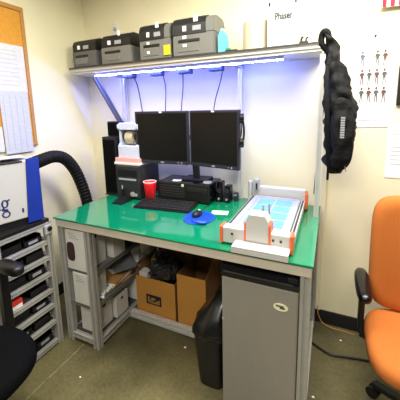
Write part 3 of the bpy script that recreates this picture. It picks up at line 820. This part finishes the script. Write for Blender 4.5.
SC = Matrix.Translation((0, gu+.026, gv-.006)) @ Matrix.Diagonal((1, .66, .78, 1)) @ Matrix.Translation((0, -gu, -gv))
bmesh.ops.transform(bm, matrix=SC, verts=bm.verts)
P('letter', bm, 'navy', t, label='navy serif letter g')
bm = NB(); nu = gu-.105
prism(bm, [(nu+.038, gv-.010), (nu+.060, gv-.010), (nu+.060, gv+.040), (nu+.048, gv+.064), (nu+.022, gv+.064), (nu+.002, gv+.05), (nu-.0, gv+.04), (nu+.02, gv+.05), (nu+.036, gv+.046), (nu+.038, gv+.036)], 'x', xl0, xl1)
prism(bm, [(nu-.024, gv-.010), (nu-.002, gv-.010), (nu-.002, gv+.066), (nu-.036, gv+.062), (nu-.036, gv+.056), (nu-.024, gv+.054)], 'x', xl0, xl1)
prism(bm, [(nu-.038, gv-.016), (nu+.012, gv-.016), (nu+.012, gv-.009), (nu-.038, gv-.009)], 'x', xl0, xl1)
prism(bm, [(nu+.026, gv-.016), (nu+.074, gv-.016), (nu+.074, gv-.009), (nu+.026, gv-.009)], 'x', xl0, xl1)
bmesh.ops.transform(bm, matrix=SC, verts=bm.verts)
P('letter', bm, 'navy', t, label='navy serif letter n')
bm = NB(); box(bm, -.034, -.031, -.196, -.184, 1.125, 1.155, .001); P('lock', bm, 'navy', t)
for i, (cx, cy, a, w, h_, m_, lab) in enumerate(((-.27, -.24, -.2, .20, .24, 'paper', 'white sheet lying on the big white box nearest the cork board'), (-.20, -.14, -.3, .15, .16, 'greypaper', 'grey printed sheet lying on top at the blue corner of the box'))):
    p = T('loose_paper', lab, 'paper', (cx, cy, 1.482), 'loose papers on the white box')
    bm = NB(); sheet(bm, (cx, cy, 1.4825+i*.008), (math.cos(a), math.sin(a), 0), (-math.sin(a), math.cos(a), 0), w, h_, curl=.006); P('sheet', bm, m_, p)

# flexible duct
t = T('exhaust_hose', 'black corrugated hose arching from the white box down behind the bench', 'hose', (-.2, .2, 0))
bm = NB()
pts = [(-.20, .0, 1.415), (-.20, .07, 1.432), (-.205, .20, 1.448), (-.21, .31, 1.412), (-.22, .405, 1.305), (-.225, .47, 1.16), (-.22, .51, 1.0), (-.215, .53, .8), (-.21, .54, .5)]
tube(bm, pts, .05, 18, 20, rf=lambda u, i: .0475+(.0035 if i % 4 < 2 else -.001)); P('hose_body', bm, 'duct', t)
bm = NB(); cyl(bm, (-.20, -.012, 1.41), (-.20, .02, 1.418), .056); P('collar', bm, 'black', t)

# ------------------------------------------------------------------ boxes in the bay
def carton(label, x0, x1, y0, y1, z0, z1, hole=None, group='white cartons in the bench bay', prt=True):
    t = T('carton', label, 'box', ((x0+x1)/2, (y0+y1)/2, z0), group)
    bm = NB(); box(bm, x0, x1, y0, y1, z0, z1, .003); P('body', bm, 'carton', t)
    if hole:
        a, b, c, d = hole
        bm = NB(); prism(bm, [((a+b)/2+(b-a)/2*math.copysign(abs(math.cos(q))**.6, math.cos(q)), (c+d)/2+(d-c)/2*math.copysign(abs(math.sin(q))**.6, math.sin(q))) for q in [k*2*PI/20 for k in range(20)]], 'y', y0-.002, y0+.0005); P('hand_hole', bm, mat('dark_hole', (52, 30, 24), .9), t, label='dark hand hole')
    if prt:
        bm = NB(); w = x1-x0
        for k in range(3): box(bm, x0+w*.2, x0+w*(.5+.12*k), y0-.001, y0, z1-.03-.018*k, z1-.022-.018*k)
        P('printed_line', bm, 'cartonside', t)
        bm = NB(); box(bm, x1, x1+.001, y0+(y1-y0)*.4, y0+(y1-y0)*.6, z0+(z1-z0)*.72, z0+(z1-z0)*.82); P('side_hole', bm, 'ink', t)
    return t
carton('white carton with a dark hole on the top shelf of the bench bay', .072, .258, .012, .22, .632, .945, hole=(.080, .160, .70, .85))
carton('white carton behind the holed one on the top shelf of the bench bay', .08, .30, .26, .40, .632, .93)
carton('tall white carton at the front of the middle bay shelf', .110, .258, .014, .20, .355, .606)
carton('white carton at the front of the bottom bay shelf', .100, .258, .064, .24, .082, .325)
carton('white carton second from the front on the bottom bay shelf', .14, .285, .26, .41, .082, .27)
carton('white carton at the back of the bottom bay shelf', .12, .30, .52, .77, .082, .335)
t = T('envelope_stack', 'stack of tan envelopes lying on the middle bay shelf', 'envelopes', (.2, .36, .355), 'papers in the bench bay')
for k in range(4):
    bm = NB(); box(bm, -.09, .09, -.12, .12, 0, .014, .002, Matrix.Translation((.20, .36, .355+k*.015)) @ Matrix.Rotation(random.uniform(-.15, .15), 4, 'Z')); P('envelope', bm, 'tan' if k != 2 else 'paper', t)
t = T('crumpled_paper', 'crumpled white paper at the edge of the middle bay shelf', 'paper', (.255, .27, .357), 'papers in the bench bay')
bm = NB()
for k in range(7): ellipsoid(bm, (.272+random.uniform(-.02, .02), .12+.026*k, .372+random.uniform(0, .006)), (.022, .018, .016), 2, .5)
P('paper_wad', bm, 'paper', t)
t = T('document_pile', 'loose pile of grey antistatic bags and papers above the tan envelopes', 'bags', (.2, .5, .42), 'papers in the bench bay')
for k in range(6):
    z = .418+k*.016
    bm = NB(); sheet(bm, (.22+random.uniform(-.02, .02), .48+random.uniform(-.08, .08), z), (math.cos(.3*k-.6), math.sin(.3*k-.6), .05), (-math.sin(.3*k-.6), math.cos(.3*k-.6), .05*(k % 3)), .19, .25, t=.003, curl=.012); P('bag' if k % 2 else 'sheet', bm, 'film' if k % 2 else 'paper', t)
t = T('equipment_case', 'dark flat case lying at the back of the top bay shelf', 'case', (.18, .62, .632))
bm = NB(); box(bm, .07, .27, .45, .78, .632, .70, .006); P('lower_shell', bm, 'dkgrey', t)
bm = NB(); box(bm, .075, .265, .455, .775, .70, .745, .01); P('lid', bm, 'film', t)

# ------------------------------------------------------------------ cardboard boxes under the bench
def openbox(label, x0, x1, y0, y1, z0, z1, flaps):
    t = T('cardboard_box', label, 'box', ((x0+x1)/2, (y0+y1)/2, z0), 'cardboard boxes under the bench')
    w = .005
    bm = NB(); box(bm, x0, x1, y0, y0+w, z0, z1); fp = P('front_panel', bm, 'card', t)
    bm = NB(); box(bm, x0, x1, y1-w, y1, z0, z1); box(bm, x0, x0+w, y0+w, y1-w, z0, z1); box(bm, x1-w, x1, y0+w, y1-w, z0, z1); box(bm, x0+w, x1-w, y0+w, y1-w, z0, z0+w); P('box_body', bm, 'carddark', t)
    for p0, p1, p2, p3 in flaps:
        bm = NB()
        q = [Vector(p) for p in (p0, p1, p2, p3)]; n = (q[1]-q[0]).cross(q[3]-q[0]).normalized()*.004
        A = [bm.verts.new(v) for v in q]; B = [bm.verts.new(v+n) for v in q]
        bm.faces.new(A); bm.faces.new(B[::-1])
        for k in range(4): bm.faces.new((A[k], A[(k+1) % 4], B[(k+1) % 4], B[k]))
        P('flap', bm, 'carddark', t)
    return t, fp
t, fp = openbox('brown cardboard box with a black printed block on its front', .352, .742, .45, .80, .0, .385,
    [((.352, .80, .385), (.742, .80, .385), (.73, .86, .56), (.36, .86, .56)), ((.352, .46, .385), (.352, .80, .385), (.335, .79, .47), (.335, .47, .45))])
bm = NB()
x0, x1, z0, z1 = .455, .605, .145, .235
box(bm, x0, x1, .4475, .45, z0, z1); lg = P('printed_block', bm, 'ink', fp, label='black printed block')
bm = NB(); yq = .4465
def pane(a, b, c, d): box(bm, x0+(x1-x0)*a, x0+(x1-x0)*b, yq, .4475, z0+(z1-z0)*c, z0+(z1-z0)*d)
pane(.12, .21, .22, .80); pane(.33, .62, .56, .72); pane(.24, .50, .40, .50); pane(.62, .90, .34, .46); pane(.24, .90, .16, .28); pane(.82, .90, .46, .62)
P('pale_mark', bm, 'tan', t)
openbox('open brown cardboard box with raised flaps beside the black bin', .765, 1.02, .45, .80, .0, .49,
    [((.765, .80, .49), (1.02, .80, .49), (1.03, .84, .70), (.80, .84, .70)), ((1.02, .45, .49), (1.02, .80, .49), (1.065, .78, .68), (1.065, .50, .66))])
t = T('plastic_bag', 'crumpled dark plastic bag spilling out of the printed cardboard box', 'bag', (.55, .6, .41))
bm = NB()
for c, r in (((.55, .60, .40), (.15, .11, .075)), ((.63, .55, .42), (.08, .08, .07)), ((.50, .64, .45), (.09, .1, .08))): ellipsoid(bm, c, r, 3, .45, 14)
P('bag_body', bm, 'film' if 0 else mat('dark_clear_plastic', (48, 46, 44), .25, var=.3, vscale=15), t)
bm = NB(); tube(bm, [(.60, .58, .47), (.64, .56, .52), (.70, .55, .52), (.73, .56, .45), (.70, .58, .41)], .007, 8); P('drawn_cord', bm, 'black', t)
t = T('folded_carton', 'small tan and white folded carton lying in the printed cardboard box', 'box', (.40, .52, .37))
bm = NB(); box(bm, .365, .45, .48, .56, .34, .405, .003); P('body', bm, 'carton', t)
bm = NB(); box(bm, .445, .49, .56, .60, .36, .51, .003); P('tab', bm, 'tan', t)

# ------------------------------------------------------------------ wastebasket + fridge
t = T('wastebasket', 'black wastebasket with a black liner left of the silver fridge', 'bin', (1.20, .18, 0))
bm = NB()
loft(bm, [(0, 1.205, .18, .085, .105), (.004, 1.205, .18, .088, .108), (.36, 1.198, .18, .108, .135), (.385, 1.198, .18, .110, .138), (.390, 1.198, .18, .117, .145), (.410, 1.198, .18, .117, .145), (.410, 1.198, .18, .108, .136), (.06, 1.205, .18, .088, .108)], 40, p=4)
P('bin_body', bm, 'black', t, smooth=False)
bm = NB()
loft(bm, [(.37, 1.198, .18, .121, .149), (.40, 1.198, .18, .122, .150), (.425, 1.198, .18, .118, .146), (.46, 1.205, .19, .112, .14), (.50, 1.225, .21, .088, .12), (.55, 1.24, .23, .065, .10), (.60, 1.252, .25, .045, .08), (.615, 1.255, .25, .02, .04)], 40, p=3, wob=.02, scale=18)
P('liner', bm, 'bag', t, smooth=True)

t = T('mini_fridge', 'silver-doored black mini fridge under the right end of the bench', 'fridge', (1.535, .25, 0))
bm = NB(); box(bm, 1.325, 1.742, .052, .50, .02, .945, .006); P('cabinet', bm, 'black', t)
bm = NB(); box(bm, 1.324, 1.743, .0, .048, .022, .868, .008); d = P('door', bm, 'steel', t, label='silver door')
bm = NB(); prism(bm, [(-.004, .872), (-.010, .905), (-.002, .942), (.052, .945), (.052, .872)], 'x', 1.322, 1.745); fr = P('top_trim', bm, 'blackgloss', t)
bm = NB(); box(bm, 1.34, 1.715, -.012, -.006, .902, .910, .001); P('grip_ridge', bm, 'dkgrey', fr)
bm = NB(); box(bm, 1.69, 1.738, -.008, .02, .918, .944, .003); P('hinge_cover', bm, 'black', t)
bm = NB(); n = 28
prism(bm, [(1.656+.038*math.cos(a), .764+.021*math.sin(a)-.0*math.cos(a)) for a in [k*2*PI/n for k in range(n)]], 'y', -.003, .001); bg = P('badge', bm, 'badge', d, label='cream oval badge')
bm = NB(); box(bm, 1.630, 1.672, -.004, -.003, .766, .775); box(bm, 1.650, 1.678, -.004, -.003, .756, .766); P('badge_mark', bm, 'goldgreen', bg)
bm = NB(); cyl(bm, (1.333, -.002, .60), (1.333, .002, .60), .008, seg=12); P('lock', bm, 'ltgrey', d)
bm = NB()
for fx in (1.36, 1.71):
    for fy in (.08, .46): cyl(bm, (fx, fy, 0), (fx, fy, .024), .016, seg=12)
P('foot', bm, 'black', t)

# ------------------------------------------------------------------ cables + scraps on floor
S('power_cable', 'black power cable running over the floor from the bench to the orange chair', 'cable',
  tube(NB(), [(1.70, .72, .008), (1.77, .72, .008), (1.85, .675, .008), (1.93, .645, .008), (2.02, .66, .008), (2.12, .68, .008), (2.25, .70, .008), (2.5, .72, .008)], .008, 8), 'black', (1.77, .72, 0), smooth=True)
S('data_cable', 'thin pale cable along the black baseboard right of the bench', 'cable',
  tube(NB(), [(1.82, .955, .16), (1.825, .95, .10), (1.86, .94, .03), (1.93, .93, .006), (2.02, .93, .006), (2.10, .92, .006)], .004, 6), 'tan', (1.82, .95, 0), smooth=True)
for i, (x, y, r, lab) in enumerate(((.91, .29, .009, 'white paper scrap on the floor below the printed cardboard box'), (.36, -.21, .007, 'tiny white scrap on the floor right of the worn yellow line'), (1.83, .265, .008, 'white scrap on the floor at the right foot of the bench'), (2.0, .82, .008, 'white scrap on the floor between baseboard and black cable'))):
    bm = NB(); ellipsoid(bm, (x, y, .004), (r, r*.8, .004), 2, .5)
    S('paper_scrap', lab, 'scrap', bm, 'paper', (x, y, 0), 'paper scraps on the floor')

# ------------------------------------------------------------------ office chairs
def starbase(t, cx, cy, ang, r=.28):
    for k in range(5):
        a = ang+k*2*PI/5; ex, ey = cx+r*math.cos(a), cy+r*math.sin(a)
        bm = NB(); barpp(bm, (cx, cy, .13), (ex, ey, .085), .05, .03, .006); lg = P('base_leg', bm, 'black', t)
        bm = NB(); px, py = -math.sin(a)*.022, math.cos(a)*.022
        for sgn in (-1, 1): cyl(bm, (ex+px*sgn*.5, ey+py*sgn*.5, .034), (ex+px*sgn*1.5, ey+py*sgn*1.5, .034), .034, seg=20)
        cyl(bm, (ex, ey, .06), (ex, ey, .09), .012, seg=10)
        P('caster', bm, 'black', lg)
    bm = NB(); cyl(bm, (cx, cy, .10), (cx, cy, .24), .032); cyl(bm, (cx, cy, .24), (cx, cy, .42), .022); P('gas_column', bm, 'black', t)

def cushion(bm, w, d, th, mtx, crown=.0, n=20, p=4.5, taper=0.0):
    rings = []
    for k, (u, sc_) in enumerate(((0, .86), (.06, .94), (.25, 1.0), (.6, 1.0), (.85, .965), (.97, .89), (1.0, .80))):
        rings.append((u*th, 0, 0, w/2*sc_, d/2*sc_))
    R = []
    seg = 48
    for z, cx, cy, rx, ry in rings:
        L = []
        for i in range(seg):
            a = 2*PI*i/seg; c, s_ = math.cos(a), math.sin(a)
            x = rx*math.copysign(abs(c)**(2/p), c); y = ry*math.copysign(abs(s_)**(2/p), s_)
            x *= 1+taper*(y/(d/2))
            L.append(bm.verts.new(mtx @ Vector((x, y, z))))
        R.append(L)
    for a, b in zip(R, R[1:]):
        for k in range(seg): bm.faces.new((a[k], a[(k+1) % seg], b[(k+1) % seg], b[k]))
    bm.faces.new(R[0][::-1]); bm.faces.new(R[-1])
    return bm

# orange chair (faces the camera side, back towards the wall)
cx, cy = 2.40, .28
t = T('office_chair', 'orange fabric office chair with black arms right of the bench', 'chair', (cx, cy, 0), 'swivel office chairs')
starbase(t, cx, cy, math.radians(146), .27)
bm = NB(); cushion(bm, .62, .56, .11, Matrix.Translation((cx, .30, .435)) @ Matrix.Rotation(.0, 4, 'X'), p=3.6); P('seat', bm, 'fabric', t, smooth=True)
bm = NB(); box(bm, cx-.17, cx+.17, .15, .45, .405, .437, .01); P('seat_plate', bm, 'black', t)
mt = Matrix.Translation((cx-.0, .600, .905)) @ Matrix.Rotation(PI/2-.02, 4, 'X')
bm = NB(); cushion(bm, .57, .73, .085, mt, p=5.5, taper=.015); P('backrest', bm, 'fabric', t, smooth=True)
bm = NB(); box(bm, cx-.04, cx+.04, .56, .64, .40, .62, .01); box(bm, cx-.04, cx+.04, .40, .64, .385, .41, .006); P('back_support', bm, 'black', t)
for sx_ in (-1, 1):
    ax = cx+sx_*.326
    bm = NB(); loft(bm, [(.712, ax, .43, .034, .155), (.722, ax, .43, .042, .168), (.745, ax, .43, .044, .172), (.76, ax, .43, .036, .16), (.765, ax, .43, .02, .13)], 32, p=3); ap = P('arm_pad', bm, 'blackgloss', t, smooth=True)
    bm = NB(); barpp(bm, (ax, .42, .43), (ax, .43, .715), .032, .055, .006); barpp(bm, (ax, .42, .425), (cx+sx_*.15, .36, .42), .03, .05, .004); P('arm_post', bm, 'black', ap)

# black chair at left (faces the room)
cx, cy = .22, -.76
t = T('office_chair', 'black fabric office chair beside the tray rack at the left edge', 'chair', (cx, cy, 0), 'swivel office chairs')
starbase(t, cx, cy, 1.2, .24)
bm = NB(); cushion(bm, .60, .62, .11, Matrix.Translation((.180, -.745, .405)), p=2.4); P('seat', bm, 'blkfabric', t, smooth=True)
bm = NB(); box(bm, .06, .38, -.90, -.62, .375, .407, .01); P('seat_plate', bm, 'black', t)
mt = Matrix.Translation((-.06, -.755, .93)) @ Matrix.Rotation(PI/2, 4, 'Z') @ Matrix.Rotation(PI/2, 4, 'X')
bm = NB(); cushion(bm, .48, .60, .07, mt, p=3.6); bmesh.ops.translate(bm, verts=bm.verts, vec=(.07, 0, 0)); P('backrest', bm, 'blkfabric', t, smooth=True)
bm = NB(); box(bm, .02, .06, -.80, -.71, .38, .66, .008); box(bm, .03, .12, -.80, -.71, .37, .40, .008); P('back_support', bm, 'black', t)
for sy_ in (-1, 1):
    ay = -.752+sy_*.335
    bm = NB(); loft(bm, [(.845, .100, ay, .10, .034), (.855, .100, ay, .108, .042), (.888, .100, ay, .11, .044), (.902, .100, ay, .095, .034)], 32, p=3); ap = P('arm_pad', bm, 'black', t, smooth=True)
    bm = NB(); barpp(bm, (.012, ay, .41), (.012, ay, .848), .05, .05, .006); barpp(bm, (.012, ay, .40), (.08, ay-sy_*.14, .39), .05, .03, .004); P('arm_post', bm, 'black', ap)

# ------------------------------------------------------------------ lights
def area(name, loc, sx_, sy_, power, col=(1, 1, 1), rot=(0, 0, 0)):
    l = bpy.data.lights.new(name, 'AREA'); l.shape = 'RECTANGLE'; l.size = sx_; l.size_y = sy_; l.energy = power; l.color = col
    o = bpy.data.objects.new(name, l); COL.objects.link(o); o.location = loc; o.rotation_euler = rot
    return o
area('ceiling_light', (2.2, 0.15, 3.05), 1.4, .6, 82, (1, .98, .90))
area('ceiling_light', (0.7, -0.4, 3.05), 1.2, .6, 40, (1, .97, .86))
area('ceiling_light', (1.7, -2.3, 3.0), 1.2, .6, 85, (1, .97, .90))
w = bpy.data.worlds.new('World'); sc.world = w; w.use_nodes = True
w.node_tree.nodes['Background'].inputs['Color'].default_value = (1, .96, .88, 1)
w.node_tree.nodes['Background'].inputs['Strength'].default_value = .08

# ------------------------------------------------------------------ camera
cam = bpy.data.cameras.new('Camera'); co = bpy.data.objects.new('Camera', cam); COL.objects.link(co)
R = Vector((0.91307637, 0.40728622, -0.0202356)); U = Vector((-0.0465451, 0.15338885, 0.9870691)); F = Vector((-0.40512356, 0.9003276, -0.15901291))
m = Matrix((R, U, -F)).transposed().to_4x4(); m.translation = Vector((1.85410484, -1.39780319, 1.79931551))
co.matrix_world = m
cam.sensor_fit = 'HORIZONTAL'; cam.sensor_width = 36; cam.lens = 285.182/400*36
cam.shift_x = -3.112/400; cam.shift_y = -44.143/400
cam.clip_start = .02
sc.camera = co
sc.view_settings.view_transform = 'Standard'; sc.view_settings.look = 'None'
sc.view_settings.exposure = 0.2; sc.view_settings.gamma = 1; sc.view_settings.use_curve_mapping = False
